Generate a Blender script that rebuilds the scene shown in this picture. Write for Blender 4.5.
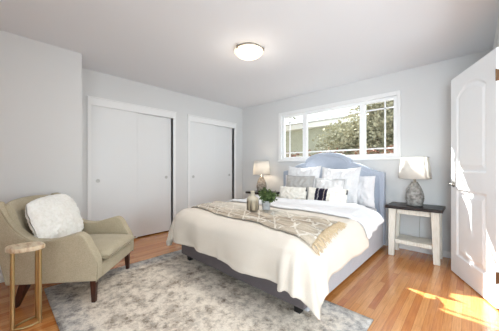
import bpy, bmesh, math, random
from mathutils import Vector, Matrix, noise

for o in list(bpy.data.objects):
    bpy.data.objects.remove(o, do_unlink=True)
S = bpy.context.scene
COL = S.collection
PI = math.pi

# ------------------------------------------------------------------ camera
cd = bpy.data.cameras.new('camera'); cam = bpy.data.objects.new('camera', cd); COL.objects.link(cam)
cam.location = (0, 0, 1.112); cam.rotation_euler = (PI/2, 0, 0.75349)
cd.sensor_width = 36; cd.lens = 236.36/499*36; cd.shift_y = 1.93/499; cd.clip_start = 0.05
S.camera = cam

# ------------------------------------------------------------------ world, sun, added fill, exposure
W = bpy.data.worlds.new('world'); S.world = W; W.use_nodes = True
wn = W.node_tree.nodes; wl = W.node_tree.links; wn.clear()
wo = wn.new('ShaderNodeOutputWorld'); wb = wn.new('ShaderNodeBackground')
sky = wn.new('ShaderNodeTexSky'); sky.sky_type = 'HOSEK_WILKIE'
sky.sun_direction = Vector((-0.618, 0.4635, 0.635)).normalized(); sky.turbidity = 6; sky.ground_albedo = 0.5
mixw = wn.new('ShaderNodeMix'); mixw.data_type = 'RGBA'; mixw.inputs[0].default_value = 0.62
wl.new(sky.outputs[0], mixw.inputs[6]); mixw.inputs[7].default_value = (0.93, 0.97, 1.0, 1)
wl.new(mixw.outputs[2], wb.inputs[0]); wb.inputs[1].default_value = 2.9
wl.new(wb.outputs[0], wo.inputs[0])

def light(name, kind, energy, loc, color=(1, 1, 1), direction=None, **kw):
    d = bpy.data.lights.new(name, kind); d.energy = energy; d.color = color
    for k, v in kw.items(): setattr(d, k, v)
    o = bpy.data.objects.new(name, d); COL.objects.link(o); o.location = loc
    if direction: o.rotation_euler = Vector(direction).to_track_quat('-Z', 'Y').to_euler()
    return o
light('sun', 'SUN', 24, (-6, 8, 8), (1, 0.97, 0.93), (0.618, -0.4635, -0.635), angle=0.009)
light('south_fill_unseen', 'AREA', 76, (0.7, -1.45, 1.4), (0.835, 0.972, 1.06), (-0.08, 1, 0.1),  # added fill behind the camera; the south wall has no windows
      shape='RECTANGLE', size=1.4, size_y=1.8, spread=2.3)
light('hall_side_fill', 'AREA', 54, (1.35, 1.6, 1.4), (0.835, 0.972, 1.06), (-1, 0.05, 0.1),  # added fill on the doorway side; no hall window is built
      shape='RECTANGLE', size=1.4, size_y=1.8)
vs = S.view_settings
S.display_settings.display_device = 'sRGB'
vs.view_transform = 'Standard'; vs.look = 'None'; vs.gamma = 1; vs.use_curve_mapping = False
vs.exposure = 0.06

# ------------------------------------------------------------------ materials
def lin(c):
    return tuple((v/12.92 if v <= 0.04045 else ((v+0.055)/1.055)**2.4) for v in [x/255 for x in c]) + (1,)
class Mat:
    def __init__(s, name, rgb, rough=0.6, metal=0.0, spec=0.4):
        s.m = bpy.data.materials.new(name); s.m.use_nodes = True
        s.n = s.m.node_tree.nodes; s.l = s.m.node_tree.links
        s.b = s.n['Principled BSDF']; s.out = s.n['Material Output']
        s.b.inputs['Base Color'].default_value = lin(rgb)
        s.b.inputs['Roughness'].default_value = rough; s.b.inputs['Metallic'].default_value = metal
        s.b.inputs['Specular IOR Level'].default_value = spec
    def new(s, t): return s.n.new('ShaderNode'+t)
    def coord(s, scale=(1, 1, 1), rot=(0, 0, 0), which='Object'):
        c = s.new('TexCoord'); m = s.new('Mapping'); s.l.new(c.outputs[which], m.inputs[0])
        m.inputs['Scale'].default_value = scale; m.inputs['Rotation'].default_value = rot
        return m.outputs[0]
    def noise(s, vec, scale, detail=4, rough=0.55):
        n = s.new('TexNoise'); s.l.new(vec, n.inputs['Vector']); n.inputs['Scale'].default_value = scale
        n.inputs['Detail'].default_value = detail; n.inputs['Roughness'].default_value = rough
        return n.outputs[0]
    def ramp(s, fac, stops):
        r = s.new('ValToRGB'); s.l.new(fac, r.inputs[0]); e = r.color_ramp.elements
        while len(e) < len(stops): e.new(0.5)
        for el, (p, c) in zip(e, stops): el.position = p; el.color = lin(c)
        return r.outputs[0]
    def mix(s, fac, a, b, mode='MIX'):
        x = s.new('Mix'); x.data_type = 'RGBA'; x.blend_type = mode
        if isinstance(fac, (int, float)): x.inputs[0].default_value = fac
        else: s.l.new(fac, x.inputs[0])
        for i, v in ((6, a), (7, b)):
            if isinstance(v, tuple): x.inputs[i].default_value = v if len(v) == 4 else lin(v)
            else: s.l.new(v, x.inputs[i])
        return x.outputs[2]
    def color(s, out): s.l.new(out, s.b.inputs['Base Color'])
    def bump(s, h, strength=0.3, dist=0.01):
        b = s.new('Bump'); b.inputs['Strength'].default_value = strength; b.inputs['Distance'].default_value = dist
        s.l.new(h, b.inputs['Height']); s.l.new(b.outputs[0], s.b.inputs['Normal'])
def plain(name, rgb, rough=0.6, metal=0.0, spec=0.4, nscale=0, nstr=0.2, var=0, dist=0.003):
    m = Mat(name, rgb, rough, metal, spec)
    if nscale:
        v = m.coord(); n = m.noise(v, nscale)
        m.bump(n, nstr, dist)
        if var:
            lo = tuple(max(0, c-var) for c in rgb); hi = tuple(min(255, c+var) for c in rgb)
            m.color(m.ramp(n, [(0.3, lo), (0.7, hi)]))
    return m.m
def weave(name, c1, c2, scale=260, rough=0.9, strength=0.35):
    m = Mat(name, c1, rough, spec=0.15); v = m.coord()
    n = m.noise(v, scale, 2); n2 = m.noise(v, 9, 3)
    m.color(m.mix(0.25, m.ramp(n, [(0.35, c2), (0.65, c1)]), m.ramp(n2, [(0.3, c2), (0.7, c1)])))
    m.bump(n, strength, 0.002)
    m.b.inputs['Sheen Weight'].default_value = 0.15
    return m.m
M = {}
M['wall'] = plain('wall paint', (222, 222, 222), 0.75, spec=0.2, nscale=180, nstr=0.05)
M['ceiling'] = plain('ceiling paint', (233, 235, 239), 0.85, spec=0.1, nscale=120, nstr=0.06)
M['trim'] = plain('white trim paint', (240, 240, 240), 0.4, nscale=40, nstr=0.02)
M['closet'] = plain('closet door paint', (232, 233, 234), 0.35, nscale=30, nstr=0.02)
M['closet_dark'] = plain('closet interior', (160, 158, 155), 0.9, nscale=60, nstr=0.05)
M['hall'] = plain('hall paint', (205, 190, 172), 0.8, nscale=100, nstr=0.05)
M['door'] = plain('door paint', (238, 239, 241), 0.38, nscale=40, nstr=0.02)
M['vinyl'] = plain('window vinyl', (244, 245, 246), 0.35, nscale=40, nstr=0.02)
M['linen_blue'] = weave('blue grey linen', (186, 194, 208), (164, 173, 189), 240)
M['rail'] = weave('grey rail linen', (196, 196, 201), (176, 176, 184), 240)
M['foot_rail'] = weave('dark grey foot rail fabric', (112, 104, 106), (90, 83, 86), 240)
M['black'] = plain('black leg', (24, 22, 22), 0.5, nscale=60)
M['white_cloth'] = weave('white cotton', (232, 232, 234), (224, 224, 227), 320, strength=0.15)
M['sham'] = weave('white textured sham', (230, 230, 231), (212, 212, 215), 120, strength=0.6)
M['duvet'] = weave('white duvet warm bounce', (227, 218, 206), (219, 209, 197), 300, strength=0.15)  # white cloth; warmth of reflected light and shade put into the colour
M['duvet_under'] = weave('beige lining', (214, 198, 176), (200, 184, 160), 300, strength=0.15)
M['mattress'] = weave('mattress ticking', (238, 238, 240), (226, 226, 230), 200)
M['gray_pillow'] = weave('grey linen pillow', (186, 184, 182), (164, 162, 160), 260)
M['gray_edge'] = weave('dark grey flange', (168, 168, 170), (146, 146, 150), 260)
M['lightgray_pillow'] = weave('light grey pillow', (222, 222, 222), (204, 204, 206), 200)
M['cream_pillow'] = weave('cream cotton pillow', (234, 230, 222), (218, 213, 204), 160)
M['tweed'] = weave('beige tweed', (204, 192, 167), (168, 156, 131), 300, strength=0.3)
M['piping'] = weave('tweed piping', (176, 164, 140), (150, 138, 114), 190)
M['dark_wood'] = None
M['brass'] = plain('brushed brass', (196, 174, 128), 0.28, 1.0, nscale=90, nstr=0.05)
M['nickel'] = plain('brushed nickel', (150, 146, 140), 0.3, 1.0, nscale=90, nstr=0.05)
M['bronze'] = plain('bronze hinge', (112, 84, 62), 0.45, 0.8, nscale=90, nstr=0.05)
M['tassel'] = plain('dark yarn', (70, 70, 76), 0.9, nscale=200)

m = Mat('walnut leg', (62, 34, 24), 0.4); v = m.coord((8, 8, 1)); n = m.noise(v, 14, 5)
m.color(m.ramp(n, [(0.3, (46, 24, 18)), (0.7, (84, 46, 30))])); M['dark_wood'] = m.m
m = Mat('espresso top', (50, 40, 38), 0.35); v = m.coord((1, 14, 14)); n = m.noise(v, 7, 5)
m.color(m.ramp(n, [(0.3, (24, 18, 18)), (0.75, (52, 42, 40))])); m.bump(n, 0.1); M['espresso'] = m.m
m = Mat('whitewashed wood', (226, 220, 208), 0.55); v = m.coord((12, 12, 1)); n = m.noise(v, 9, 6)
m.color(m.ramp(n, [(0.28, (214, 207, 192)), (0.55, (232, 228, 218))])); m.bump(n, 0.12); M['whitewash'] = m.m

# oak floor, narrow strips running towards the window
m = Mat('oak strip floor', (200, 140, 90), 0.22, spec=0.8)
v = m.coord((1, 1, 1), (0, 0, PI/2))
br = m.new('TexBrick'); m.l.new(v, br.inputs['Vector'])
br.inputs['Scale'].default_value = 1; br.inputs['Brick Width'].default_value = 0.85; br.inputs['Row Height'].default_value = 0.05
br.inputs['Mortar Size'].default_value = 0.0008; br.inputs['Mortar Smooth'].default_value = 0.3; br.offset = 0.37; br.offset_frequency = 2
br.inputs['Color1'].default_value = (0, 0, 0, 1); br.inputs['Color2'].default_value = (1, 1, 1, 1); br.inputs['Mortar'].default_value = (0.5, 0.5, 0.5, 1)
plank = m.ramp(br.outputs['Color'], [(0.0, (192, 116, 58)), (0.3, (212, 142, 80)), (0.6, (224, 162, 100)), (1.0, (202, 130, 68))])
v2 = m.coord((30, 1.6, 1)); g = m.noise(v2, 3.2, 6, 0.65)
grain = m.ramp(g, [(0.3, (196, 176, 160)), (0.62, (255, 255, 255))])
c = m.mix(0.6, plank, grain, 'MULTIPLY')
c = m.mix(br.outputs['Fac'], c, (140, 84, 44))
m.b.inputs['Coat Weight'].default_value = 0.35; m.b.inputs['Coat Roughness'].default_value = 0.12
m.color(c); m.bump(g, 0.06, 0.003); M['floor'] = m.m

# rug: distressed cream, grey and slate
m = Mat('distressed rug', (205, 200, 190), 0.95, spec=0.05); v = m.coord()
n1 = m.noise(v, 3.6, 9, 0.8); n2 = m.noise(v, 13.0, 7, 0.78); n3 = m.noise(v, 95, 2)
a = m.ramp(n1, [(0.42, (152, 136, 120)), (0.475, (214, 200, 184)), (0.52, (250, 239, 225)), (0.75, (240, 227, 210))])
b = m.ramp(n2, [(0.39, (112, 101, 92)), (0.46, (212, 199, 184)), (0.56, (252, 243, 231))])
c = m.mix(0.5, a, b)
# bluish worn border following the rug's rectangle
uv = m.new('TexCoord'); sx = m.new('SeparateXYZ'); m.l.new(uv.outputs['UV'], sx.inputs[0])
def mth(op, *args):
    t = m.new('Math'); t.operation = op
    for i, x in enumerate(args):
        if isinstance(x, (int, float)): t.inputs[i].default_value = x
        else: m.l.new(x, t.inputs[i])
    return t.outputs[0]
du = mth('MULTIPLY', mth('MINIMUM', sx.outputs[0], mth('SUBTRACT', 1.0, sx.outputs[0])), 2.31)
dv = mth('MULTIPLY', mth('MINIMUM', sx.outputs[1], mth('SUBTRACT', 1.0, sx.outputs[1])), 1.57)
edge = mth('ADD', mth('MINIMUM', du, dv), mth('MULTIPLY', mth('SUBTRACT', n2, 0.5), 0.3))
ef = m.new('MapRange'); m.l.new(edge, ef.inputs[0]); ef.inputs[1].default_value = 0.08; ef.inputs[2].default_value = 0.22
ef.inputs[3].default_value = 0.5; ef.inputs[4].default_value = 0.0
blue = m.ramp(n2, [(0.40, (104, 112, 126)), (0.5, (158, 163, 172)), (0.62, (208, 207, 204))])
c = m.mix(ef.outputs[0], c, blue)
c = m.mix(0.22, c, m.ramp(n3, [(0.3, (150, 146, 140)), (0.7, (255, 252, 246))]), 'MULTIPLY')
m.color(c); m.bump(n3, 0.5, 0.004); M['rug'] = m.m

# throw: taupe with cream tufted zigzags
m = Mat('tufted throw', (190, 174, 150), 0.95, spec=0.05); v = m.coord((1, 1, 1), which='UV')
sv = m.new('SeparateXYZ'); m.l.new(v, sv.inputs[0]); U_, V_ = sv.outputs[0], sv.outputs[1]
n1 = m.noise(v, 7, 3, 0.6); nf = m.noise(v, 160, 2); nb = m.noise(m.coord((1.2, 3.5, 1), which='UV'), 3.0, 3); nl = m.noise(v, 30, 4, 0.7)
base = m.ramp(nb, [(0.36, (154, 143, 130)), (0.48, (186, 173, 156)), (0.58, (208, 195, 177)), (0.70, (152, 147, 141))])
wob = mth('MULTIPLY', mth('SUBTRACT', n1, 0.5), 0.10)
def lines(k1, k2, width):
    t = mth('ABSOLUTE', mth('SUBTRACT', mth('FRACT', mth('ADD', mth('MULTIPLY', U_, k1), mth('MULTIPLY', mth('ADD', V_, wob), k2))), 0.5))
    return mth('LESS_THAN', t, width)
net = mth('MAXIMUM', lines(9.0, 2.2, 0.05), mth('MAXIMUM', lines(9.0, -2.2, 0.05), lines(0.0, 4.0, 0.06)))
net = mth('MULTIPLY', net, mth('GREATER_THAN', nl, 0.44))
# the far left quarter is woven mostly in cream
cf = m.new('MapRange'); m.l.new(mth('ADD', mth('SUBTRACT', mth('MULTIPLY', V_, 0.9), U_), mth('MULTIPLY', mth('SUBTRACT', nl, 0.5), 0.9)), cf.inputs[0])
cf.inputs[1].default_value = -0.25; cf.inputs[2].default_value = 0.15; cf.inputs[3].default_value = 0.0; cf.inputs[4].default_value = 0.8
base = m.mix(cf.outputs[0], base, (226, 220, 210))
fl = net
c = m.mix(mth('MULTIPLY', fl, 0.8), base, (236, 230, 219))
c = m.mix(0.25, c, m.ramp(nf, [(0.3, (120, 112, 100)), (0.7, (255, 255, 255))]), 'MULTIPLY')
m.color(c); m.bump(mth('ADD', mth('MULTIPLY', nf, 0.4), fl), 0.6, 0.008); M['throw'] = m.m
M['fringe'] = plain('tan fringe yarn', (206, 184, 152), 0.95, nscale=60, var=14)

# fluffy pillow
m = Mat('white fur', (242, 238, 230), 0.95, spec=0.05); v = m.coord(); n = m.noise(v, 42, 5, 0.7)
m.color(m.ramp(n, [(0.3, (236, 232, 224)), (0.55, (247, 245, 240))])); m.bump(n, 0.25, 0.005)
m.b.inputs['Sheen Weight'].default_value = 0.4; M['fur'] = m.m
# lumbar stripes
m = Mat('striped lumbar', (234, 230, 222), 0.9, spec=0.1)
uvc = m.new('TexCoord'); sx = m.new('SeparateXYZ'); m.l.new(uvc.outputs['UV'], sx.inputs[0])
r = m.new('ValToRGB'); r.color_ramp.interpolation = 'CONSTANT'; m.l.new(sx.outputs[0], r.inputs[0])
st = [(0, (232, 228, 220)), (0.225, (44, 42, 56)), (0.30, (150, 146, 148)), (0.325, (34, 32, 46)), (0.455, (150, 138, 132)), (0.475, (46, 42, 56)), (0.54, (232, 228, 220))]
while len(r.color_ramp.elements) < len(st): r.color_ramp.elements.new(0.9)
for el, (p, cc) in zip(r.color_ramp.elements, st): el.position = p; el.color = lin(cc)
nv = m.noise(m.coord(), 170, 2); m.bump(nv, 0.35, 0.002); m.color(r.outputs[0]); M['stripe'] = m.m
# ceramics
m = Mat('grey ceramic', (160, 158, 154), 0.35); v = m.coord(); n = m.noise(v, 26, 4)
m.color(m.ramp(n, [(0.35, (112, 110, 106)), (0.65, (172, 170, 166))])); M['ceramic'] = m.m
m = Mat('taupe ceramic', (160, 148, 134), 0.4); v = m.coord(); n = m.noise(v, 26, 4)
m.color(m.ramp(n, [(0.35, (124, 112, 100)), (0.65, (186, 174, 160))])); M['ceramic_taupe'] = m.m
m = Mat('streaked stoneware', (186, 174, 152), 0.5); v = m.coord((1, 1, 0.12)); n = m.noise(v, 30, 3)
cz = m.new('TexCoord'); sz = m.new('SeparateXYZ'); m.l.new(cz.outputs['Object'], sz.inputs[0])
low = m.new('MapRange'); m.l.new(sz.outputs[2], low.inputs[0]); low.inputs[1].default_value = 0.095; low.inputs[2].default_value = 0.125; low.inputs[3].default_value = 1; low.inputs[4].default_value = 0
m.color(m.mix(low.outputs[0], (190, 180, 160), m.ramp(n, [(0.4, (92, 80, 66)), (0.6, (172, 158, 134))]))); M['stoneware'] = m.m
m = Mat('travertine', (214, 192, 160), 0.4); v = m.coord((1, 3.5, 1)); n = m.noise(v, 9, 6, 0.7)
m.color(m.ramp(n, [(0.32, (184, 140, 104)), (0.5, (224, 204, 174)), (0.7, (238, 224, 200))])); M['stone_top'] = m.m
M['potglass'] = plain('grey pot glaze', (164, 166, 168), 0.25, nscale=30, nstr=0.1, var=16)
def leafmat(name, stops, sc=3.0):
    m = Mat(name, stops[0][1], 0.7, spec=0.2); n = m.noise(m.coord(), sc, 3); m.color(m.ramp(n, stops))
    return m.m
M['leaf'] = leafmat('herb leaf', [(0.3, (44, 60, 34)), (0.5, (78, 96, 56)), (0.7, (128, 142, 92))], 40)
M['olive'] = leafmat('olive leaf', [(0.3, (136, 135, 112)), (0.5, (162, 159, 134)), (0.7, (184, 179, 152))], 2.2)  # muted olive; haze of the window screen is mixed into the leaf colours
M['redleaf'] = leafmat('russet leaf', [(0.3, (96, 66, 54)), (0.5, (150, 106, 90)), (0.7, (126, 112, 88))], 5)
M['bark'] = plain('bark', (110, 96, 80), 0.9, nscale=20, nstr=0.6, var=18)
M['siding'] = plain('grey green siding', (176, 177, 160), 0.8, nscale=6, nstr=0.1, var=6)
M['fascia'] = plain('white fascia', (236, 236, 234), 0.6, nscale=20)
M['shingle'] = plain('pale shingles', (188, 186, 182), 0.9, nscale=14, nstr=0.4, var=12)
M['ground'] = plain('yard ground', (128, 116, 92), 0.95, nscale=8, nstr=0.5, var=18)
# window glass
m = Mat('window glass', (255, 255, 255)); m.n.remove(m.b)
tr = m.new('BsdfTransparent'); gl = m.new('BsdfGlossy'); gl.inputs['Roughness'].default_value = 0.02
fc = m.new('LayerWeight'); pw_ = m.new('Math'); pw_.operation = 'POWER'; m.l.new(fc.outputs['Facing'], pw_.inputs[0]); pw_.inputs[1].default_value = 5
fr = m.new('MapRange'); m.l.new(pw_.outputs[0], fr.inputs[0]); fr.inputs[3].default_value = 0.02; fr.inputs[4].default_value = 0.6; mx = m.new('MixShader')
tr.inputs[0].default_value = (0.97, 0.985, 0.98, 1)
m.l.new(fr.outputs[0], mx.inputs[0]); m.l.new(tr.outputs[0], mx.inputs[1]); m.l.new(gl.outputs[0], mx.inputs[2])
m.l.new(mx.outputs[0], m.out.inputs[0]); M['glass'] = m.m
# lamp shade: translucent linen
m = Mat('white linen shade', (246, 244, 240), 0.9, spec=0.05)
tl = m.new('BsdfTranslucent'); tl.inputs[0].default_value = (0.95, 0.92, 0.87, 1); mx = m.new('MixShader'); mx.inputs[0].default_value = 0.5
m.l.new(m.b.outputs[0], mx.inputs[1]); m.l.new(tl.outputs[0], mx.inputs[2]); m.l.new(mx.outputs[0], m.out.inputs[0])
m.bump(m.noise(m.coord(), 220, 2), 0.2, 0.002); M['shade'] = m.m
# lit alabaster bowl and bulb
m = Mat('lit alabaster glass', (250, 236, 214), 0.3); n = m.noise(m.coord(), 7, 4)
m.l.new(m.ramp(n, [(0.3, (250, 214, 168)), (0.7, (255, 244, 226))]), m.b.inputs['Emission Color']); m.b.inputs['Emission Strength'].default_value = 0.95
M['bowl'] = m.m
m = Mat('lit bulb', (255, 240, 215)); m.b.inputs['Emission Color'].default_value = (1, 0.82, 0.6, 1); m.b.inputs['Emission Strength'].default_value = 3; M['bulb_on'] = m.m
M['bulb_off'] = plain('frosted bulb', (240, 240, 238), 0.4)
M['pull'] = plain('satin grey pull', (196, 196, 194), 0.4, 0.2)
M['cord'] = plain('clear cord', (190, 188, 180), 0.5)

# ------------------------------------------------------------------ mesh building
class MB:
    def __init__(s): s.v = []; s.f = []; s.uv = {}
    def add(s, vs, fs, uvs=None):
        k = len(s.v); s.v += [tuple(p) for p in vs]; s.f += [tuple(i+k for i in f) for f in fs]
        if uvs:
            for i, u in enumerate(uvs): s.uv[k+i] = u
        return s
    def box(s, x0, x1, y0, y1, z0, z1, mat=None):
        vs = [Vector((x, y, z)) for z in (z0, z1) for y in (y0, y1) for x in (x0, x1)]
        if mat: vs = [mat @ p for p in vs]
        return s.add(vs, [(0, 2, 3, 1), (4, 5, 7, 6), (0, 1, 5, 4), (1, 3, 7, 5), (3, 2, 6, 7), (2, 0, 4, 6)])
    def taper(s, c0, s0, c1, s1):          # box from bottom rectangle to top rectangle
        vs = []
        for c, q in ((c0, s0), (c1, s1)):
            for dy in (-1, 1):
                for dx in (-1, 1): vs.append((c[0]+dx*q[0]/2, c[1]+dy*q[1]/2, c[2]))
        return s.add(vs, [(0, 2, 3, 1), (4, 5, 7, 6), (0, 1, 5, 4), (1, 3, 7, 5), (3, 2, 6, 7), (2, 0, 4, 6)])
    def tube(s, pts, r, seg=8, closed=False):
        pts = [Vector(p) for p in pts]; n = len(pts); rs = r if isinstance(r, (list, tuple)) else [r]*n
        vs = []; up = Vector((0, 0, 1)); prev = None
        for i, p in enumerate(pts):
            a = pts[(i-1) % n] if (closed or i > 0) else p; b = pts[(i+1) % n] if (closed or i < n-1) else p
            t = (b-a).normalized()
            x = prev - t*prev.dot(t) if prev else t.orthogonal()
            x.normalize(); prev = x; y = t.cross(x)
            for k in range(seg):
                an = 2*PI*k/seg; vs.append(p + (x*math.cos(an)+y*math.sin(an))*rs[i])
        fs = []
        for i in range(n if closed else n-1):
            j = (i+1) % n
            for k in range(seg):
                l = (k+1) % seg; fs.append((i*seg+k, i*seg+l, j*seg+l, j*seg+k))
        if not closed: fs += [tuple(range(seg))[::-1], tuple((n-1)*seg+k for k in range(seg))]
        return s.add(vs, fs)
    def lathe(s, prof, seg=40, c=(0, 0, 0), mod=None, cap=True):
        vs = []; n = len(prof)
        for i, (r, z) in enumerate(prof):
            for k in range(seg):
                a = 2*PI*k/seg; q = r*(mod(a, z, i) if mod else 1)
                vs.append((c[0]+q*math.cos(a), c[1]+q*math.sin(a), c[2]+z))
        fs = [(i*seg+k, i*seg+(k+1) % seg, (i+1)*seg+(k+1) % seg, (i+1)*seg+k) for i in range(n-1) for k in range(seg)]
        if cap: fs += [tuple(range(seg))[::-1], tuple((n-1)*seg+k for k in range(seg))]
        return s.add(vs, fs)
    def prism(s, out, f0, f1):             # f0, f1 map an outline point to 3-D
        n = len(out); vs = [f0(p) for p in out]+[f1(p) for p in out]
        return s.add(vs, [tuple(range(n)), tuple(range(n, 2*n))[::-1]]+[(i, i+n, (i+1) % n+n, (i+1) % n) for i in range(n)])
    def grid(s, fn, nu, nv, flip=False):
        vs = []; uv = []
        for j in range(nv+1):
            for i in range(nu+1):
                u, w = i/nu, j/nv; vs.append(fn(u, w)); uv.append((u, w))
        fs = []
        for j in range(nv):
            for i in range(nu):
                q = (j*(nu+1)+i, j*(nu+1)+i+1, (j+1)*(nu+1)+i+1, (j+1)*(nu+1)+i); fs.append(q[::-1] if flip else q)
        return s.add(vs, fs, uv)
    def ball(s, c, r, seg=10, sq=(1, 1, 1)):
        prof = [(max(1e-4, math.sin(PI*i/seg)), -math.cos(PI*i/seg)) for i in range(seg+1)]
        vs = []; 
        for rr, z in prof:
            for k in range(seg): 
                a = 2*PI*k/seg; vs.append((c[0]+r*sq[0]*rr*math.cos(a), c[1]+r*sq[1]*rr*math.sin(a), c[2]+r*sq[2]*z))
        fs = [(i*seg+k, i*seg+(k+1) % seg, (i+1)*seg+(k+1) % seg, (i+1)*seg+k) for i in range(seg) for k in range(seg)]
        return s.add(vs, fs)
    def build(s, name, mat, parent=None, smooth=False, bevel=0, seg=2, solid=0, sub=0, merge=False, fix=True):
        me = bpy.data.meshes.new(name); me.from_pydata(s.v, [], s.f)
        if s.uv:
            L = me.uv_layers.new(name='UVMap')
            for lp in me.loops: L.data[lp.index].uv = s.uv.get(lp.vertex_index, (0, 0))
        bm = bmesh.new(); bm.from_mesh(me)
        if merge: bmesh.ops.remove_doubles(bm, verts=bm.verts, dist=1e-4)
        if fix: bmesh.ops.recalc_face_normals(bm, faces=bm.faces)
        bm.to_mesh(me); bm.free()
        if smooth:
            for p in me.polygons: p.use_smooth = True
        me.materials.append(mat)
        o = bpy.data.objects.new(name, me); COL.objects.link(o)
        if parent: o.parent = parent
        if solid:
            q = o.modifiers.new('thick', 'SOLIDIFY'); q.thickness = solid; q.offset = -1
        if bevel:
            q = o.modifiers.new('bevel', 'BEVEL'); q.width = bevel; q.segments = seg; q.limit_method = 'ANGLE'; q.angle_limit = math.radians(35)
        if sub:
            q = o.modifiers.new('sub', 'SUBSURF'); q.levels = sub; q.render_levels = sub
        return o
def tag(o, label, cat, group=None):
    o['label'] = label; o['category'] = cat
    if group: o['group'] = group
    return o
def thing(name, label, cat, loc=(0, 0, 0), rz=0, group=None):
    o = bpy.data.objects.new(name, None); COL.objects.link(o); o.location = loc; o.rotation_euler = (0, 0, rz)
    o.empty_display_size = 0.1
    return tag(o, label, cat, group)
def struct(o): o['kind'] = 'structure'; return o
def dup(root, loc, rz, label):
    r = root.copy(); COL.objects.link(r); r.location = loc; r.rotation_euler = (0, 0, rz); r['label'] = label
    for ch in list(root.children):
        c = ch.copy(); COL.objects.link(c); c.parent = r
        for g in list(ch.children):
            d = g.copy(); COL.objects.link(d); d.parent = c
    return r
def catmull(pts, n=6, closed=False):
    out = []; m_ = len(pts)
    for i in range(m_ if closed else m_-1):
        g = lambda k: Vector(pts[k % m_]) if closed else Vector(pts[min(max(k, 0), m_-1)])
        p0, p1, p2, p3 = g(i-1), g(i), g(i+1), g(i+2)
        for k in range(n):
            t = k/n; out.append(0.5*((2*p1)+(p2-p0)*t+(2*p0-5*p1+4*p2-p3)*t*t+(3*p1-p0-3*p2+p3)*t**3))
    if not closed: out.append(Vector(pts[-1]))
    return out
def nz(x, y, z=0.0): return noise.noise(Vector((x, y, z)))

# ------------------------------------------------------------------ the room shell
XL, YB, H = -3.781, 3.799, 2.44
XB = -3.32                                    # face of the wall that juts in beside the closets
XR = 0.175
struct(MB().box(-4.6, 1.5, -1.5, 3.88, -0.1, 0).build('floor', M['floor']))
struct(MB().box(-4.6, 1.5, -1.5, 3.88, H, H+0.1).build('ceiling', M['ceiling']))
# back wall with the window opening
WX0, WX1, WZ0, WZ1 = -2.70, -0.745, 1.265, 2.115
b = MB(); b.box(XL-0.12, WX0, YB, YB+0.085, 0, H); b.box(WX1, 1.4, YB, YB+0.085, 0, H)
b.box(WX0, WX1, YB, YB+0.085, 0, WZ0); b.box(WX0, WX1, YB, YB+0.085, WZ1, H)
struct(b.build('wall_back', M['wall']))
# closet wall with two openings
C1, C2, CT_ = (0.872, 2.085), (2.42, 3.535), 1.975
b = MB(); xa, xb = XL-0.12, XL
for y0, y1, z0, z1 in ((0.64, C1[0], 0, H), (C1[1], C2[0], 0, H), (C2[1], YB, 0, H), (C1[0], C1[1], CT_, H), (C2[0], C2[1], CT_, H)):
    b.box(xa, xb, y0, y1, z0, z1)
struct(b.build('wall_left', M['wall']))
struct(MB().box(-4.6, XB, -1.5, 0.675, 0, H).build('wall_left_front', M['wall']))
b = MB(); b.box(-4.58, -4.5, 0.68, 3.87, 0, H); b.box(-4.5, XL-0.12, 2.2, 2.3, 0, H)
struct(b.build('wall_closet', M['closet_dark']))
b = MB(); b.box(XR, XR+0.12, 2.72, YB, 0, H); b.box(XR, XR+0.12, 1.82, 2.72, 2.08, H)
struct(b.build('wall_right', M['wall']))
struct(MB().box(1.4, 1.5, -1.5, 3.88, 0, H).build('wall_hall', M['hall']))
struct(MB().box(-4.6, 1.5, -1.62, -1.5, 0, H).build('wall_front', M['wall']))
# baseboards
def bboard(name, boxes):
    b = MB()
    for q in boxes: b.box(*q)
    return struct(b.build(name, M['trim'], bevel=0.004))
bboard('baseboard_back', [(XL, XR, YB-0.014, YB, 0, 0.085)])
bboard('baseboard_left', [(XL, XL+0.014, C1[1]+0.05, C2[0]-0.05, 0, 0.085), (XL, XL+0.014, C2[1]+0.05, YB-0.014, 0, 0.085)])
bboard('baseboard_front', [(XB, XB+0.014, -1.4, 0.675, 0, 0.085)])
bboard('baseboard_right', [(XR-0.014, XR, 2.80, YB-0.014, 0, 0.085)])
# closet casings: slim jambs under a deep header board
def casing(name, y0, y1):
    b = MB()
    b.box(XL-0.10, XL+0.016, y0-0.045, y0, 0, CT_); b.box(XL-0.10, XL+0.016, y1, y1+0.05, 0, CT_)
    b.box(XL-0.03, XL+0.02, y0-0.045, y1+0.05, CT_-0.012, CT_+0.095)
    b.box(XL-0.03, XL+0.026, y0-0.05, y1+0.055, CT_+0.088, CT_+0.105)
    return struct(b.build(name, M['trim'], bevel=0.003))
casing('trim_1', *C1); casing('trim_2', *C2)
def slider(name, x, y0, y1, py, pz):
    d = struct(MB().box(x-0.03, x, y0, y1, 0.018, CT_-0.004).build(name, M['closet'], bevel=0.003))
    b = MB(); 
    prof = [(0.010, 0.0), (0.021, 0.001), (0.024, 0.003), (0.026, 0.002), (0.026, -0.002)]
    b.lathe(prof, 24)
    o = b.build('finger_pull', M['pull'], d, smooth=True)
    o.rotation_euler = (0, PI/2, 0); o.location = (x+0.0035, py, pz)
    return d
slider('door_1', XL-0.006, C1[0]+0.002, 1.49, 0.955, 0.925)
slider('door_2', XL-0.048, 1.46, C1[1]-0.006, 1.985, 0.945)
slider('door_3', XL-0.006, C2[0]+0.002, 3.01, 2.50, 0.94)
slider('door_4', XL-0.048, 2.98, C2[1]-0.006, 3.44, 0.95)

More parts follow.
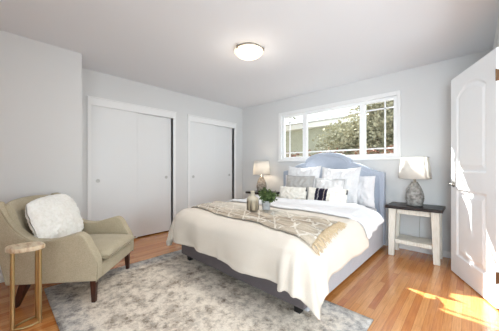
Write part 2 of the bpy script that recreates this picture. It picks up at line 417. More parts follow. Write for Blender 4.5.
# window 1: casing, frame, mullions, grilles, panes, sill
win = struct(thing('window_1', '', '')); del win['label']; del win['category']
cx0, cx1, cz0, cz1 = -2.762, -0.705, 1.235, 2.172
b = MB(); y0, y1 = YB-0.022, YB+0.001
b.box(cx0, WX0, y0, y1, cz0, cz1); b.box(WX1, cx1, y0, y1, cz0, cz1); b.box(WX0, WX1, y0, y1, WZ1, cz1); b.box(WX0, WX1, y0, y1, cz0, WZ0)
b.build('casing', M['trim'], win, bevel=0.004)
b = MB(); y0, y1 = YB+0.005, YB+0.065; t = 0.05
b.box(WX0, WX0+t, y0, y1, WZ0, WZ1); b.box(WX1-t, WX1, y0, y1, WZ0, WZ1)
b.box(WX0+t, WX1-t, y0, y1, WZ0, WZ0+t*0.9); b.box(WX0+t, WX1-t, y0, y1, WZ1-t*0.9, WZ1)
b.build('frame', M['vinyl'], win, bevel=0.004)
ZG0, ZG1 = WZ0+t*0.9, WZ1-t*0.9
for xm in (-2.20, -1.21):
    MB().box(xm-0.042, xm+0.042, YB+0.005, YB+0.063, ZG0, ZG1).build('mullion', M['vinyl'], win, bevel=0.004)
panes = ((WX0+t, -2.242), (-2.158, -1.252), (-1.168, WX1-t))
for i, (x0, x1) in enumerate(panes):
    g = MB().box(x0, x1, YB+0.048, YB+0.054, ZG0, ZG1).build('pane', M['glass'], win)
    b = MB(); yy = (YB+0.036, YB+0.047)
    b.box(x0, x1, *yy, ZG1-0.112, ZG1-0.092); b.box(x0, x1, *yy, ZG0+0.07, ZG0+0.09)
    if i == 0: b.box(x0+0.10, x0+0.12, *yy, ZG0, ZG1)
    if i == 2: b.box(x1-0.125, x1-0.105, *yy, ZG0, ZG1)
    b.build('grille', M['vinyl'], win)
b = MB().box(cx0-0.012, cx1+0.012, YB-0.035, YB+0.004, cz0-0.014, cz0+0.012); b.build('sill', M['trim'], win, bevel=0.004)

# doorway casing at the right, and the open panelled door
b = MB(); b.box(XR-0.014, XR+0.13, 2.675, 2.735, 0, 2.08); b.box(XR-0.02, XR, 2.735, 2.795, 0, 2.14)
b.box(XR-0.014, XR+0.13, 1.8, 2.735, 2.075, 2.095); b.box(XR-0.02, XR, 1.74, 2.795, 2.085, 2.145)
struct(b.build('trim_3', M['trim'], bevel=0.003))
hinge = Vector((0.143, 2.662)); free = Vector((-0.158, 3.331)); dd = free-hinge; DW = dd.length; DH = 2.035
door = struct(thing('door_5', '', '', (hinge.x, hinge.y, 0.012), math.atan2(dd.y, dd.x))); del door['label']; del door['category']
# local: x from the hinge to the free edge; the face seen is at +y
def sd_panel(x, z, x0, x1, z0, z1, rise):
    cxm = (x0+x1)/2; half = (x1-x0)/2; top = z1
    if rise:
        q = (x-cxm)/half; top = z1 - rise + rise*max(0.0, 1-q*q)
    return min(x-x0, x1-x, z-z0, top-z)
def dface(u, w):
    x, z = u*DW, w*DH
    d = max(sd_panel(x, z, 0.125, DW-0.115, 1.055, 1.905, 0.105), sd_panel(x, z, 0.125, DW-0.115, 0.20, 0.875, 0.0))
    y = 0.0
    if d > 0:
        if d < 0.012: y = -0.011*(d/0.012)
        elif d < 0.03: y = -0.011
        elif d < 0.065: y = -0.011+0.009*(d-0.03)/0.035
        else: y = -0.002
    return (x, y, z)
b = MB(); b.grid(dface, 74, 204, flip=True)
b.build('face_panel', M['door'], door, fix=False)
b = MB(); b.box(0, DW, -0.036, -0.0125, 0, DH); b.box(0, 0.1, -0.0125, -0.0005, 0, DH); b.box(DW-0.1, DW, -0.0125, -0.0005, 0, DH)
b.box(0.1, DW-0.1, -0.0125, -0.0005, 0, 0.18); b.box(0.1, DW-0.1, -0.0125, -0.0005, DH-0.11, DH)
b.build('slab', M['door'], door)
b = MB(); hx, hz = DW-0.062, 0.925
b.lathe([(0.03, 0), (0.03, 0.006), (0.024, 0.010), (0.012, 0.012), (0.011, 0.045)], 24)
b.tube([(0, 0, 0.042), (0.002, -0.02, 0.046), (0.004, -0.06, 0.044), (0.0, -0.10, 0.042)], [0.010, 0.010, 0.008, 0.007], 10)
o = b.build('door_handle', M['nickel'], door, smooth=True); o.matrix_local = Matrix.Translation((hx, 0.0, hz)) @ Matrix(((0, 1, 0, 0), (0, 0, 1, 0), (1, 0, 0, 0), (0, 0, 0, 1)))
for z in (0.24, 1.82):
    b = MB(); b.tube([(-0.009, 0.004, z-0.045), (-0.009, 0.004, z+0.045)], 0.006, 8); b.box(-0.003, -0.0002, -0.03, 0.002, z-0.044, z+0.044)
    b.build('hinge', M['bronze'], door)

# ------------------------------------------------------------------ outside the window
struct(MB().box(-16, 8, 3.96, 22, -0.35, -0.25).build('ground_outside', M['ground']))
hs = thing('neighbor_house', 'low grey-green house with white roof edge outside the window', 'house', (-5.5, 7.9, -0.25))
b = MB(); b.box(-1.9, 5.4, 0, 3.5, 0, 2.8); b.build('wall', M['siding'], hs)
b = MB(); b.box(-2.2, 5.7, -0.32, -0.28, 2.78, 3.0); b.build('fascia', M['fascia'], hs)
b = MB(); b.box(-2.2, 5.7, -0.28, 0, 2.78, 2.81); b.build('soffit', M['fascia'], hs)
b = MB(); b.prism([(-0.36, 2.99), (2.0, 3.25), (4.2, 2.99), (4.2, 2.95), (-0.36, 2.95)], lambda p: (-2.3, p[0], p[1]), lambda p: (5.8, p[0], p[1])); b.build('roof', M['shingle'], hs)
rnd = random.Random(4)
def leafcloud(b, blobs, n, size, rnd, fill=0.55):
    for _ in range(n):
        c, r = rnd.choice(blobs)
        d = Vector((rnd.gauss(0, 1), rnd.gauss(0, 1), rnd.gauss(0, 1))).normalized()*(fill+(1-fill)*rnd.random())
        p = Vector((c[0]+d.x*r[0], c[1]+d.y*r[1], c[2]+d.z*r[2]))
        a = Vector((rnd.gauss(0, 1), rnd.gauss(0, 1), rnd.gauss(0, 0.6))).normalized(); q = a.cross(Vector((rnd.gauss(0, 1), rnd.gauss(0, 1), rnd.gauss(0, 1)))).normalized()
        L = size*(0.6+0.8*rnd.random()); w = L*0.36; nn = a.cross(q)*w*0.3
        b.add([p, p+a*L*0.5+q*w+nn, p+a*L, p+a*L*0.5-q*w+nn], [(0, 1, 2), (0, 2, 3)])
def tree(name, label, loc, blobs, n, size, mat, h, stems, fill=0.4):
    t = thing(name, label, 'tree' if 'tree' in name else 'shrub', loc)
    b = MB(); leafcloud(b, blobs, n, size, rnd, fill); b.build('foliage', mat, t, fix=False)
    b = MB()
    for (x, y, x2, y2, hh, r) in stems:
        b.tube([(x, y, 0), (x*0.6+x2*0.4, y*0.6+y2*0.4, hh*0.5), (x2, y2, hh)], [r, r*0.8, r*0.4], 7)
    b.build('trunk', M['bark'], t)
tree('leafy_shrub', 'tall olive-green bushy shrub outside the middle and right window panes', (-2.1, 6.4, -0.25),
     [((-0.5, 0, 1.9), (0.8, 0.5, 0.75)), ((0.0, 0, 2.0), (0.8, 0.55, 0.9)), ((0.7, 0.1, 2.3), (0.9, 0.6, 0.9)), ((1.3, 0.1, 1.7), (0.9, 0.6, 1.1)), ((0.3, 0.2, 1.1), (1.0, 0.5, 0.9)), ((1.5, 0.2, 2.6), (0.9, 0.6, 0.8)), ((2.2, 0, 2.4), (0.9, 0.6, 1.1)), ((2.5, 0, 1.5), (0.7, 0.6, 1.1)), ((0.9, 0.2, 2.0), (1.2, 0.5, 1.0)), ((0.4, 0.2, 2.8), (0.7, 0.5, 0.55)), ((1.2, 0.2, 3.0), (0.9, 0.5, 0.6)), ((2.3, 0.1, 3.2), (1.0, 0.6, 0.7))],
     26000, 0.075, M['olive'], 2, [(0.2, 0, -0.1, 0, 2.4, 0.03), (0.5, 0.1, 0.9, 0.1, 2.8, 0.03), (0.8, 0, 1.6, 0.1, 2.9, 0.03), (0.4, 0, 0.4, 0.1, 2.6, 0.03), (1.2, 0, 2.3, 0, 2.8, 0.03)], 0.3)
tree('low_hedge', 'low russet-leaved hedge along the bottom of the window panes', (-2.9, 5.2, -0.25),
     [((-0.9+0.3*k, 0.06*math.sin(k*2), 1.2), (0.28, 0.25, 0.60+0.03*math.sin(k*3))) for k in range(11)], 9000, 0.055, M['redleaf'], 1,
     [(-0.9+0.3*k, 0, -0.85+0.3*k, 0, 1.3, 0.015) for k in range(11)])
tree('shade_tree', 'unseen leafy tree left of the window, placed to shade the low sun', (-5.6, 6.25, -0.25),  # out of view; added so its crown blocks the lower sunbeam
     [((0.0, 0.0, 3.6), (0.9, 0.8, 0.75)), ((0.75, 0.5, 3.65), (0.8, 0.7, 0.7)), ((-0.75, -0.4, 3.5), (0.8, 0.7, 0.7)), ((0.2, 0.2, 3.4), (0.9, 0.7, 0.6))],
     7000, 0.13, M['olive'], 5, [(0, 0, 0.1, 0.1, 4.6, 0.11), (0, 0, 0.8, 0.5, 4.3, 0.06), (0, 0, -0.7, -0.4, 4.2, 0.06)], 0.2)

# ------------------------------------------------------------------ rug
RX0, RX1, RY0, RY1 = -2.83, -0.517, 0.289, 1.862
def rugf(u, w):
    x, y = RX0+(RX1-RX0)*u, RY0+(RY1-RY0)*w
    return (x, y, 0.012+0.0012*nz(x*6, y*6))
b = MB(); b.grid(rugf, 60, 40)
o = b.build('area_rug', M['rug'], smooth=True, solid=0.0105)
tag(o, 'distressed cream and grey area rug under the foot of the bed', 'rug')

# ------------------------------------------------------------------ bed
BX0, BX1, BY0 = -2.525, -0.872, 1.50
bed = thing('bed', 'grey upholstered bed with an arched blue-grey headboard', 'bed', (0, 0, 0))
RB, RT = 0.085, 0.40
MB().box(BX0, BX1, BY0, BY0+0.06, RB, 0.36).build('foot_rail', M['foot_rail'], bed, bevel=0.012, seg=3)['label'] = 'dark grey upholstered foot rail'
MB().box(BX1-0.06, BX1, BY0+0.06, 2.40, 0.045, RT).build('side_rail', M['rail'], bed, bevel=0.012, seg=3)
MB().box(BX1-0.06, BX1, 2.402, 3.60, 0.045, RT).build('side_rail', M['rail'], bed, bevel=0.012, seg=3)
MB().box(BX0, BX0+0.06, BY0+0.06, 3.60, RB, RT).build('side_rail', M['rail'], bed, bevel=0.012, seg=3)
MB().box(BX0+0.06, BX1-0.06, BY0+0.06, 3.60, 0.24, 0.29).build('platform', M['black'], bed)
for x in (BX0+0.08, BX1-0.09):
    b = MB(); b.taper((x, BY0+0.075, 0.0135), (0.05, 0.05), (x, BY0+0.075, 0.24), (0.06, 0.06)); b.build('leg', M['black'], bed)
    b = MB(); b.taper((x, 3.5, 0.0), (0.05, 0.05), (x, 3.5, 0.24), (0.06, 0.06)); b.build('leg', M['black'], bed)
# headboard outline: shoulders sweeping to a raised central arch
HC = (BX0+BX1)/2; HW = (BX1-BX0)/2+0.005
half = [(HW, 0.045), (HW, 1.040), (HW-0.03, 1.050), (HW-0.10, 1.066), (HW-0.18, 1.096), (HW-0.26, 1.135), (HW-0.33, 1.164), (HW-0.39, 1.180), (HW-0.43, 1.185)]
n_ = 14
for k in range(n_+1):
    a = (PI/2)*k/n_; half.append(((HW-0.455)*math.cos(a)**0.92, 1.195+0.155*math.sin(a)))
outl = half+[(-x, z) for x, z in half[::-1][1:]]
b = MB(); b.prism([(HC+x, z) for x, z in outl], lambda p: (p[0], 3.605, p[1]), lambda p: (p[0], 3.715, p[1]))
hb = b.build('headboard', M['linen_blue'], bed, bevel=0.014, seg=3)
# border welt inset from the outline, plus nail heads
ins = [(x*(1-0.062/HW) if abs(x) > 0.2 else x*0.93, z-0.052) for x, z in half[1:]]
ins = ins+[(-x, z) for x, z in ins[::-1][1:]]
path = [(HC+ins[0][0], 3.603, 0.45)]+[(HC+x, 3.603, z) for x, z in ins]+[(HC+ins[-1][0], 3.603, 0.45)]
b = MB(); b.tube(path, 0.006, 8); b.build('border_welt', M['linen_blue'], bed, smooth=True)
mat_ = MB().box(BX0+0.065, BX1-0.065, BY0+0.065, 3.595, 0.291, 0.555).build('mattress', M['mattress'], bevel=0.05, seg=4)
tag(mat_, 'white mattress on the grey upholstered bed, under the duvet', 'mattress')

# duvet surface: p, q are positions on the unrolled cloth
def make_surf(x0, x1, yf, ztop, r, rc, seed, flare=0.10, puff=0.018, fold=0.02, wav=11.0, xl_flare=None, cornerflare=0.0):
    cx, hx = (x0+x1)/2, (x1-x0)/2
    def surf(p, q):
        sx = 1 if p > cx else -1
        ax = max(0.0, abs(p-cx)-(hx-rc)); ay = max(0.0, (yf+rc)-q)
        h = math.hypot(ax, ay)
        lump = puff*(nz(p*2.1+seed, q*2.1, 0.3)+0.6*nz(p*4.7, q*4.7+seed, 1.7)) + 0.006*nz(p*11, q*11, seed)
        d = h-rc
        edge = max(0, min(1, (0.35+d)/0.35)) if d < 0 else 1.0
        z0 = ztop+lump-0.012*edge*edge
        if d <= 0: return Vector((p, q, z0))
        ux, uy = ax/h, ay/h
        bx = cx+sx*(hx-rc+ux*rc) if ax > 0 else p
        by = yf+rc-uy*rc if ay > 0 else q
        a = d/r
        if a < PI/2: out, drop = r*math.sin(a), r*(1-math.cos(a))
        else:
            e = d-r*PI/2; out, drop = r+flare*e*(1+cornerflare*4*ux*uy)*(1.5 if sx > 0 else 1.0), r+e*0.985
        along = (bx*uy*1.0+by*ux)+0.15*math.atan2(uy, ux)
        fr = min(1, max(0, drop-0.05)/0.25)
        out += fold*fr*(math.sin(along*wav+seed+2*nz(along*3, seed))+0.7*nz(along*5.0, seed*2, drop*3)) + 0.012*fr
        out += 0.03*math.sin(min(1, drop/0.3)*PI)*(1+0.5*nz(along*4, 9.1))
        drop += 0.02*fr*nz(along*6, 3.3, seed)
        return Vector((bx+sx*ux*out if ax > 0 else bx, by-uy*out if ay > 0 else by, z0-drop))
    return surf
DS = make_surf(-2.565, -0.875, 1.515, 0.612, 0.10, 0.14, 1.3, flare=0.12, cornerflare=0.8)
DPX0, DPX1, DPY0, DPY1 = -2.565-0.27, -0.875+0.31, 1.515-0.375, 2.46
def duv(u, w):
    p = DPX0+(DPX1-DPX0)*u; q = DPY0+(DPY1-DPY0)*w
    q += (0.010*math.sin(u*17)+0.05*max(0, 0.14-u)/0.14+0.14*max(0, (u-0.84)/0.16)-0.03*u)*(1-w)**2; p += 0.07*max(0, (u-0.86)/0.14)*(1-w)**6
    v = DS(p, q); v.z = max(v.z, 0.05); return v
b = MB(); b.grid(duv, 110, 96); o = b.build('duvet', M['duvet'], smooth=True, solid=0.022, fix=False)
tag(o, 'puffy white duvet draped over the foot of the bed', 'duvet')
# folded-back white coverlet nearer the pillows
def cov(u, w):
    p = -2.555-0.22+(1.67+0.22+0.24-0.08*w)*u; q = 2.36+0.10*(u-0.5)+(2.91-2.36)*w
    v = DS(p, q)
    lift = 0.016*math.exp(-((w-0.10)/0.08)**2)+0.045*math.exp(-((w-0.86)/0.13)**2)+0.004
    n = Vector((0, 0, 1)) if -2.55 < p < -0.9 else Vector(((1 if p > -1.7 else -1)*0.8, 0, 0.4))
    return v+n*(lift+0.0225)
b = MB(); b.grid(cov, 100, 46); o = b.build('folded_coverlet', M['white_cloth'], smooth=True, solid=0.02, fix=False)
tag(o, 'white coverlet folded back across the bed in front of the pillows', 'blanket')
# throw blanket
def throw_pt(p, q, off):
    e = 0.004; a = DS(p, q); n = (DS(p+e, q)-DS(p-e, q)).cross(DS(p, q+e)-DS(p, q-e))
    n = n.normalized() if n.length > 1e-9 else Vector((0, 0, 1))
    return a+n*off
def tparam(u, w):
    a = Vector((-2.78, 1.72)); bq = Vector((-0.82, 1.50)); c_ = Vector((-2.78, 2.16)); d_ = Vector((-0.90, 2.16))
    lo = a.lerp(bq, u); hi = c_.lerp(d_, u); return lo.lerp(hi, w+0.02*math.sin(u*13+w*2))
def thr(u, w):
    p = tparam(u, w)
    fold_ = math.sin(w*PI*5.0+1.6*u+1.8*nz(u*3.5, w*2, 4.0))
    ridge = 0.036*(1-abs(fold_))**1.0*(0.6+0.4*nz(u*5, w*3, 2.0))*min(1, 5*w, 5*(1-w))+0.005*(nz(u*12, w*9)+1)
    return throw_pt(p.x, p.y, 0.012+ridge)
b = MB(); b.grid(thr, 130, 64); th = b.build('throw_blanket', M['throw'], smooth=True, solid=0.006, fix=False)
tag(th, 'taupe and cream tufted throw with tan fringe across the foot of the bed', 'blanket')
rnd = random.Random(9)
for side in (0, 1):
    b = MB()
    for k in range(90):
        w = k/89; pts = []
        jx, jy = rnd.uniform(-0.02, 0.02), rnd.uniform(-0.03, 0.03)
        for i in range(4):
            e = i/3; p = tparam(1.0 if side else 0.0, w); L = (0.06+rnd.uniform(-0.01, 0.02))*e
            q = throw_pt(p.x+(L if side else -L), p.y+jy*e, 0.018-0.006*e); pts.append(q)
        b.tube(pts, [0.0045, 0.004, 0.0035, 0.002], 5)
    f = b.build('fringe', M['fringe'], th, smooth=True); f['kind'] = 'stuff'; f['label'] = 'tan yarn fringe'

# ------------------------------------------------------------------ pillows (local: x width, z height from the base, y thickness)
def pillow_mesh(w, h, t, seed, flange=0.0, pinch=0.06, wr=0.018, nu=36, nv=30, pw=0.55, sag=0.0, fluff=0.0, rnd=0.0):
    b = MB()
    def side(sg):
        def f(u, v):
            a, c = 2*u-1, 2*v-1
            fa = min(1, abs(a)/(1-flange)); fc = min(1, abs(c)/(1-flange))
            th = (max(0, 1-fa**2.2)**pw)*(max(0, 1-fc**2.2)**pw)
            x = w/2*a*(1-pinch*(1-c*c)); z = h/2*c*(1-pinch*(1-a*a))
            x *= 1-rnd*abs(c)**4*abs(a); z *= 1-rnd*abs(a)**4*abs(c)
            z -= sag*(1-a*a)*(1 if c > 0 else 0)*c
            y = sg*(t/2*th*(1+0.12*nz(a*2+seed, c*2, sg)) + wr*(nz(a*5+seed, c*3, sg*2.1)+0.5*nz(a*9, c*8+seed, sg))*min(1, th*3))
            if fluff: y += sg*fluff*nz(a*16, c*16, seed+sg)*min(1, th*4)
            if th <= 0.001: y = 0.003*sg+0.006*nz(a*4+seed, c*4)
            ed = 0.25*wr*nz(a*6, c*6, seed); return (x+ed, y, z+h/2+ed)
        return f
    b.grid(side(-1), nu, nv); b.grid(side(1), nu, nv, flip=True)
    return b
def put(o, x, y, z, tilt, yaw=0, roll=0):
    o.rotation_euler = (Matrix.Rotation(yaw, 3, 'Z') @ Matrix.Rotation(-tilt, 3, 'X') @ Matrix.Rotation(roll, 3, 'Y')).to_euler(); o.location = (x, y, z)
BT = 0.645
def pillow(name, label, x, y, z, tilt, mat, w, h, t, seed, yaw=0, roll=0, group=None, **kw):
    o = pillow_mesh(w, h, t, seed, **kw).build(name, mat, smooth=True, merge=True)
    tag(o, label, 'pillow', group); put(o, x, y, z, tilt, yaw, roll); return o
R_ = math.radians
pillow('bed_pillow', 'white sleeping pillow at the right end of the headboard, behind the square sham', -1.17, 3.50, 0.56, R_(3), M['white_cloth'], 0.44, 0.44, 0.12, 2.2)
pillow('bed_pillow', 'white sleeping pillow at the left end of the headboard, behind the square sham', -2.20, 3.50, 0.56, R_(3), M['white_cloth'], 0.44, 0.42, 0.12, 7.2)
pillow('euro_sham', 'square white textured sham behind the dark-edged grey pillow', -1.995, 3.295, 0.56, R_(14), M['sham'], 0.60, 0.60, 0.15, 3.1, R_(1), flange=0.04, wr=0.022, sag=0.025)
pillow('euro_sham', 'square white textured sham behind the pale grey bordered pillow', -1.395, 3.29, 0.56, R_(14), M['sham'], 0.58, 0.58, 0.15, 4.9, R_(-2), flange=0.04, wr=0.022, sag=0.025)
g = pillow('throw_pillow', 'grey linen pillow with a darker flanged edge, left of the pale grey one', -1.95, 3.14, 0.565, R_(14), M['gray_pillow'], 0.49, 0.43, 0.11, 5.5, flange=0.05)
# darker flange as its own part, following the pillow's rim
b = MB(); rim = [(-0.245, 0.0), (0.245, 0.0), (0.245, 0.43), (-0.245, 0.43)]
loop = []
for i in range(4):
    a, c = rim[i], rim[(i+1) % 4]
    for k in range(8):
        t_ = k/8; q = 4*t_*(1-t_); x, z = a[0]+(c[0]-a[0])*t_, a[1]+(c[1]-a[1])*t_
        loop.append((x*(1-0.055*q*(1 if i in (1, 3) else 0)), 0, 0.215+(z-0.215)*(1-0.055*q*(1 if i in (0, 2) else 0))))
b.tube(loop, 0.005, 8, closed=True); f = b.build('edging', M['gray_edge'], g, smooth=True); f['label'] = 'darker grey edging'
g = pillow('throw_pillow', 'pale grey square pillow with a darker border line, right of the grey linen one', -1.45, 3.11, 0.565, R_(14), M['lightgray_pillow'], 0.48, 0.41, 0.11, 8.5, R_(-2), flange=0.08)
b = MB(); loop2 = [(x*0.92, -0.016, 0.205+(z-0.215)*0.86) for x, y, z in [(p[0]*0.96, 0, p[2]) for p in loop]]
b.tube(loop2, 0.0035, 6, closed=True); f = b.build('border', M['gray_edge'], g, smooth=True); f['label'] = 'grey border line'
l1 = pillow('lumbar_pillow', 'plain cream lumbar pillow at the left, beside the striped one', -1.95, 2.975, 0.568, R_(17), M['cream_pillow'], 0.48, 0.265, 0.11, 6.1, R_(2), pinch=0.05)
l2 = pillow('lumbar_pillow', 'cream lumbar pillow with three dark navy stripes, frontmost on the bed', -1.415, 2.965, 0.568, R_(17), M['stripe'], 0.57, 0.275, 0.11, 1.1, R_(-1), pinch=0.05)
for o, xs in ((l1, (0.225,)), (l2, (0.27,))):
    for x in xs:
        b = MB(); b.ball((x, -0.01, 0.255), 0.009); b.tube([(x, -0.012, 0.25), (x+0.006, -0.02, 0.23), (x+0.004, -0.024, 0.205)], [0.006, 0.009, 0.011], 8)
        f = b.build('tassel', M['tassel'], o, smooth=True); f['label'] = 'dark yarn tassel'

# ------------------------------------------------------------------ nightstands
ns = thing('nightstand', 'white nightstand with a dark top between the bed and the open door', 'nightstand', (-0.515, 3.57, 0), 0, 'white nightstands with dark tops')
MB().box(-0.285, 0.285, -0.205, 0.205, 0.60, 0.637).build('top', M['espresso'], ns, bevel=0.005)['label'] = 'dark espresso wood top'
for sx in (-1, 1):
    for sy in (-1, 1):
        b = MB(); b.taper((sx*0.228, sy*0.130, 0.0), (0.062, 0.05), (sx*0.214, sy*0.130, 0.60), (0.080, 0.055)); b.build('leg', M['whitewash'], ns, bevel=0.004)
for sy in (-1, 1):
    b = MB(); b.box(-0.17, 0.17, sy*0.130-0.012, sy*0.130+0.012, 0.545, 0.60); b.build('apron', M['whitewash'], ns, bevel=0.002)
b = MB(); b.box(-0.165, 0.165, -0.152, -0.143, 0.535, 0.59); b.build('drawer_front', M['whitewash'], ns, bevel=0.003)
for sx in (-1, 1):
    b = MB(); b.box(sx*0.212-0.012, sx*0.212+0.012, -0.1, 0.1, 0.54, 0.60); b.build('apron', M['whitewash'], ns)
b = MB(); b.box(-0.185, 0.185, -0.150, 0.150, 0.165, 0.212); b.build('shelf', M['whitewash'], ns, bevel=0.004)
dup(ns, (-2.985, 3.57, 0), 0, 'white nightstand with a dark top in the closet corner, left of the bed')

# ------------------------------------------------------------------ table lamps
def lamp(name, label, loc, mat, lit):
    t = thing(name, label, 'lamp', loc, 0, 'ceramic table lamps')
    prof = []; N = 60; HB = 0.285
    for i in range(N+1):
        s = i/N
        r = 0.076+0.022*math.sin(min(1, s*2.4)*PI*0.5) if s < 0.3 else 0.098*(1-((s-0.3)/0.7)**1.9*0.66)
        prof.append((r, s*HB))
    def mod(a, z, i):
        row = z/0.021; ph = 0.5 if int(row) % 2 else 0.0
        ca = abs(math.sin((a*15/(2*PI)+ph)*PI)); fz = abs(math.sin(row*PI))
        return 1+0.06*(fz**0.7)*(0.35+0.65*ca)-0.02
    b = MB(); b.lathe([(0.07, 0.0)]+prof[1:], 96, mod=mod); b.build('base', mat, t, smooth=True)
    b = MB(); b.lathe([(0.034, HB-0.002), (0.034, HB+0.008), (0.014, HB+0.012), (0.012, HB+0.07)], 20); b.build('socket', M['nickel'], t, smooth=True)
    z0, z1 = 0.335, 0.60
    b = MB(); b.lathe([(0.172, z0), (0.145, z1)], 48, cap=False); b.build('lamp_shade', M['shade'], t, smooth=True, solid=0.002)['label'] = 'white fabric drum shade'
    b = MB()
    for k in range(3):
        a = k*2*PI/3; b.tube([(0.01*math.cos(a), 0.01*math.sin(a), z1-0.02), (0.1435*math.cos(a), 0.1435*math.sin(a), z1-0.004)], 0.002, 6)
    b.tube([(0, 0, HB+0.06), (0, 0, z1-0.02)], 0.003, 6); b.build('spider', M['nickel'], t)
    b = MB(); b.ball((0, 0, HB+0.11), 0.03, 14, (1, 1, 1.25)); b.build('bulb', M['bulb_on'] if lit else M['bulb_off'], t, smooth=True)
    b = MB(); b.tube(catmull([(0, 0.07, 0.012), (0.02, 0.15, 0.006), (0.03, 0.212, 0.004), (0.03, 0.217, -0.10), (0.02, 0.211, -0.35), (0.03, 0.205, -0.58)], 5), 0.003, 6); b.build('cord', M['cord'], t, smooth=True)
    return t
NT = 0.6375
lamp('table_lamp', 'grey scaled ceramic lamp on the nightstand beside the open door', (-0.515, 3.565, NT), M['ceramic'], False)
lamp('table_lamp', 'lit taupe ceramic lamp on the nightstand in the closet corner', (-3.02, 3.565, NT), M['ceramic_taupe'], True)
light('bulb_glow', 'POINT', 8.0, (-3.02, 3.565, NT+0.40), (1, 0.80, 0.58), shadow_soft_size=0.04)

# ------------------------------------------------------------------ vase and potted herb on the throw
def top_z(x, y): return throw_pt(x, y, 0.046).z
vx, vy = -1.72, 1.885
va = MB().lathe([(0.056, 0), (0.064, 0.006), (0.066, 0.05), (0.066, 0.112), (0.060, 0.128), (0.036, 0.146), (0.024, 0.160), (0.022, 0.19), (0.030, 0.205), (0.026, 0.205), (0.018, 0.19)], 40).build('vase', M['stoneware'], smooth=True)
va.location = (vx, vy, top_z(vx, vy)); tag(va, 'beige stoneware bottle vase with dark streaks on the throw', 'vase')
pxx, pyy = -1.60, 1.965
pt = thing('potted_plant', 'small leafy green plant in a grey pot on the throw', 'plant', (pxx, pyy, top_z(pxx, pyy)))
b = MB(); b.lathe([(0.036, 0), (0.040, 0.004), (0.048, 0.085), (0.050, 0.095), (0.045, 0.095), (0.042, 0.08)], 32); b.build('pot', M['potglass'], pt, smooth=True)
rnd = random.Random(3)
b = MB(); leafcloud(b, [((-0.01, 0, 0.16), (0.075, 0.075, 0.07)), ((0.05, 0.01, 0.14), (0.07, 0.07, 0.06)), ((0.02, 0.02, 0.13), (0.08, 0.08, 0.05))], 520, 0.035, rnd, 0.3)
b.build('foliage', M['leaf'], pt, fix=False)
b = MB()
for k in range(14):
    a = k*2.4; rr = 0.02+0.055*rnd.random(); b.tube([(0.015*math.cos(a), 0.015*math.sin(a), 0.075), (rr*0.6*math.cos(a), rr*0.6*math.sin(a), 0.12), (rr*math.cos(a), rr*math.sin(a), 0.17)], 0.0018, 5)
b.build('stem', M['leaf'], pt)

# ------------------------------------------------------------------ armchair (local: x right, y forward)
ch = thing('armchair', 'beige tweed armchair with dark tapered legs in the corner by the closet', 'chair', (-2.67, 0.55, 0), -math.atan2(0.67, 0.742))
prof = catmull([(0.318, 0.20), (0.322, 0.28), (0.318, 0.36), (0.296, 0.415), (0.262, 0.475), (0.225, 0.545), (0.17, 0.583), (0.09, 0.565), (-0.03, 0.533), (-0.14, 0.535), (-0.24, 0.575), (-0.33, 0.665), (-0.39, 0.76), (-0.435, 0.835)], 4) \
     + catmull([(-0.47, 0.842), (-0.492, 0.82), (-0.475, 0.70), (-0.42, 0.45), (-0.36, 0.19)], 3)
for sx in (-1, 1):
    x0, x1 = (0.278, 0.365) if sx > 0 else (-0.365, -0.278)
    b = MB(); b.prism(prof, lambda p: (x0, p[0], p[1]), lambda p: (x1, p[0], p[1])); ar = b.build('arm', M['tweed'], ch, bevel=0.024, seg=4)
    b = MB(); xx = x1-0.008 if sx > 0 else x0+0.008
    b.tube([(xx, p[0]*0.985, p[1]-0.008) for p in prof[:53]], 0.006, 6); b.build('piping', M['piping'], ar, smooth=True)
b = MB(); b.box(-0.29, 0.29, -0.33, 0.322, 0.195, 0.315); b.build('seat_frame', M['tweed'], ch, bevel=0.02, seg=3)
def cush(u, v, top):
    a, c = 2*u-1, 2*v-1; e = (max(0, 1-abs(a)**5)*max(0, 1-abs(c)**5))**0.35
    x = 0.276*a; y = 0.06+0.315*c
    return (x, y, 0.368+(1 if top else -1)*0.052*e+(0.028*(1-a*a)*(1-c*c) if top else 0))
b = MB(); b.grid(lambda u, v: cush(u, v, True), 26, 26); b.grid(lambda u, v: cush(u, v, False), 26, 26, flip=True)
sc = b.build('seat_cushion', M['tweed'], ch, smooth=True, merge=True)
lp = [(0.277*sx_, 0.06+0.315*sy_, 0.368) for sx_, sy_ in [(-1, -1), (0, -1), (1, -1), (1, 0), (1, 1), (0, 1), (-1, 1), (-1, 0)]]
b = MB(); b.tube(lp, 0.006, 6, closed=True); b.build('piping', M['piping'], sc)
# tufted back between the wings
tuft = [(x, z) for j, z in enumerate((0.50, 0.60, 0.70)) for x in ((-0.16, 0, 0.16) if j % 2 == 0 else (-0.08, 0.08))]
def backf(u, v):
    x = -0.30+0.60*u; top = 0.845-0.02*(2*u-1)**2; z = 0.33+(top-0.33)*v
    y = -0.25-0.185*v+0.07*(2*u-1)**2
    dmp = sum(math.exp(-((x-tx)**2+(z-tz)**2)/0.0012) for tx, tz in tuft)
    y -= 0.022*dmp; y -= 0.04*max(0, (v-0.86)/0.14)**2
    return (x, y, z)
b = MB(); b.grid(backf, 48, 44, flip=True); bk = b.build('backrest', M['tweed'], ch, smooth=True, solid=0.075, fix=False)
for tx, tz in tuft:
    u = (tx+0.30)/0.60; v = (tz-0.33)/(0.515); p = backf(u, v)
    b = MB(); b.ball((p[0], p[1]+0.004, p[2]), 0.010, 8, (1, 0.6, 1)); b.build('button', M['piping'], bk, smooth=True)
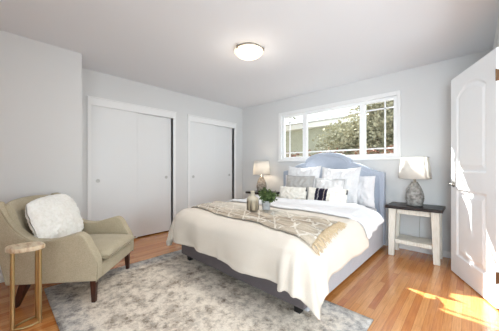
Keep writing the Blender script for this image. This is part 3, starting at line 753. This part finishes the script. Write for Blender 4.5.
for sx in (-1, 1):
    b = MB(); b.taper((sx*0.318, 0.275, 0.0135), (0.03, 0.03), (sx*0.310, 0.270, 0.205), (0.046, 0.046)); b.build('leg', M['dark_wood'], ch, bevel=0.003)
    b = MB(); lz = 0.0135 if sx < 0 else 0.001
    pts = [(-0.315, lz), (-0.285, 0.08), (-0.235, 0.205)]; wd = (0.034, 0.046, 0.062); vv = []
    for (yy, zz), ww in zip(pts, wd):
        for qx, qy in ((-1, -1), (1, -1), (1, 1), (-1, 1)): vv.append((sx*0.322+qx*ww/2, yy+qy*ww/2, zz))
    fs = [(0, 3, 2, 1), (8, 9, 10, 11)]+[(i*4+k, i*4+(k+1) % 4, i*4+4+(k+1) % 4, i*4+4+k) for i in range(2) for k in range(4)]
    b.add(vv, fs); b.build('leg', M['dark_wood'], ch, bevel=0.003)
# fluffy pillow leaning in the armchair
fp = pillow_mesh(0.54, 0.43, 0.18, 12.4, pinch=-0.05, nu=84, nv=76, wr=0.014, fluff=0.007, pw=0.5, rnd=0.10).build('fluffy_pillow', M['fur'], smooth=True, merge=True)
tag(fp, 'fluffy white square pillow leaning in the beige armchair', 'pillow')
fwd = Vector((0.67, 0.742)); rt = Vector((0.742, -0.67)); pp = Vector((-2.67, 0.55))+fwd*(-0.125)+rt*0.02
put(fp, pp.x, pp.y, 0.440, R_(20), -math.atan2(0.67, 0.742)+PI, R_(4))
fp.rotation_euler = (Matrix.Rotation(-math.atan2(0.67, 0.742), 3, 'Z') @ Matrix.Rotation(R_(21), 3, 'X') @ Matrix.Rotation(R_(3), 3, 'Y')).to_euler()

# ------------------------------------------------------------------ brass side table
sd = thing('side_table', 'small brass drink table with a pale stone top beside the armchair', 'table', (-2.305, 0.135, 0))
def slab(r):
    out = []
    for k in range(48):
        a = 2*PI*k/48; q = r*(1+0.035*math.cos(4*a+0.5)+0.012*math.sin(7*a)); out.append((q*1.12*math.cos(a), q*0.86*math.sin(a)))
    ca, sa = math.cos(0.95), math.sin(0.95)
    return [(x*ca-y*sa, x*sa+y*ca) for x, y in out]
b = MB(); b.prism(slab(0.100), lambda p: (p[0], p[1], 0.530), lambda p: (p[0], p[1], 0.562)); b.build('tabletop', M['stone_top'], sd, bevel=0.008, seg=3)['label'] = 'pale travertine top with scalloped edge'
legs = [(0.03, -0.066, 0.9), (0.045, 0.072, -0.5), (-0.045, 0.066, 0.3)]
for x, y, a in legs:
    mt = Matrix.Translation((x, y, 0)) @ Matrix.Rotation(a, 4, 'Z'); b = MB(); b.tube([mt @ Vector((0, 0, 0.0)), mt @ Vector((0, 0, 0.5295))], 0.0125, 16); b.build('leg', M['brass'], sd, smooth=False, bevel=0.002)
b = MB(); b.tube(catmull([(0.03, -0.066, 0.009), (0.065, 0.005, 0.009), (0.045, 0.072, 0.009), (0.0, 0.085, 0.009), (-0.045, 0.066, 0.009), (-0.03, -0.01, 0.009)], 6, True), 0.007, 8, closed=True); b.build('base_ring', M['brass'], sd, smooth=True)

# ------------------------------------------------------------------ ceiling light
cl = thing('ceiling_light', 'round frosted glass ceiling light with metal clips, lit', 'light', (-1.82, 1.93, H))
b = MB(); b.lathe([(0.145, 0.0), (0.145, -0.014), (0.12, -0.022), (0.02, -0.024)], 40); b.build('canopy', M['nickel'], cl, smooth=True)
b = MB(); b.lathe([(0.165, -0.030), (0.158, -0.042), (0.135, -0.064), (0.10, -0.084), (0.055, -0.097), (0.012, -0.102)], 48); b.build('glass_bowl', M['bowl'], cl, smooth=True)['label'] = 'glowing frosted glass bowl'
for k in range(3):
    a = R_(25)+k*2*PI/3; b = MB(); q = Matrix.Rotation(a, 4, 'Z')
    b.box(0.13, 0.172, -0.012, 0.012, -0.020, -0.012, q); b.box(0.166, 0.174, -0.012, 0.012, -0.045, -0.012, q); b.build('clip', M['nickel'], cl, bevel=0.002)
light('ceiling_glow', 'POINT', 2.5, (-1.82, 1.93, H-0.24), (1, 0.90, 0.78), shadow_soft_size=0.12)
light('ceiling_downlight', 'AREA', 12, (-1.82, 1.93, H-0.112), (1, 0.94, 0.86), (0, 0, -1), shape='DISK', size=0.26)
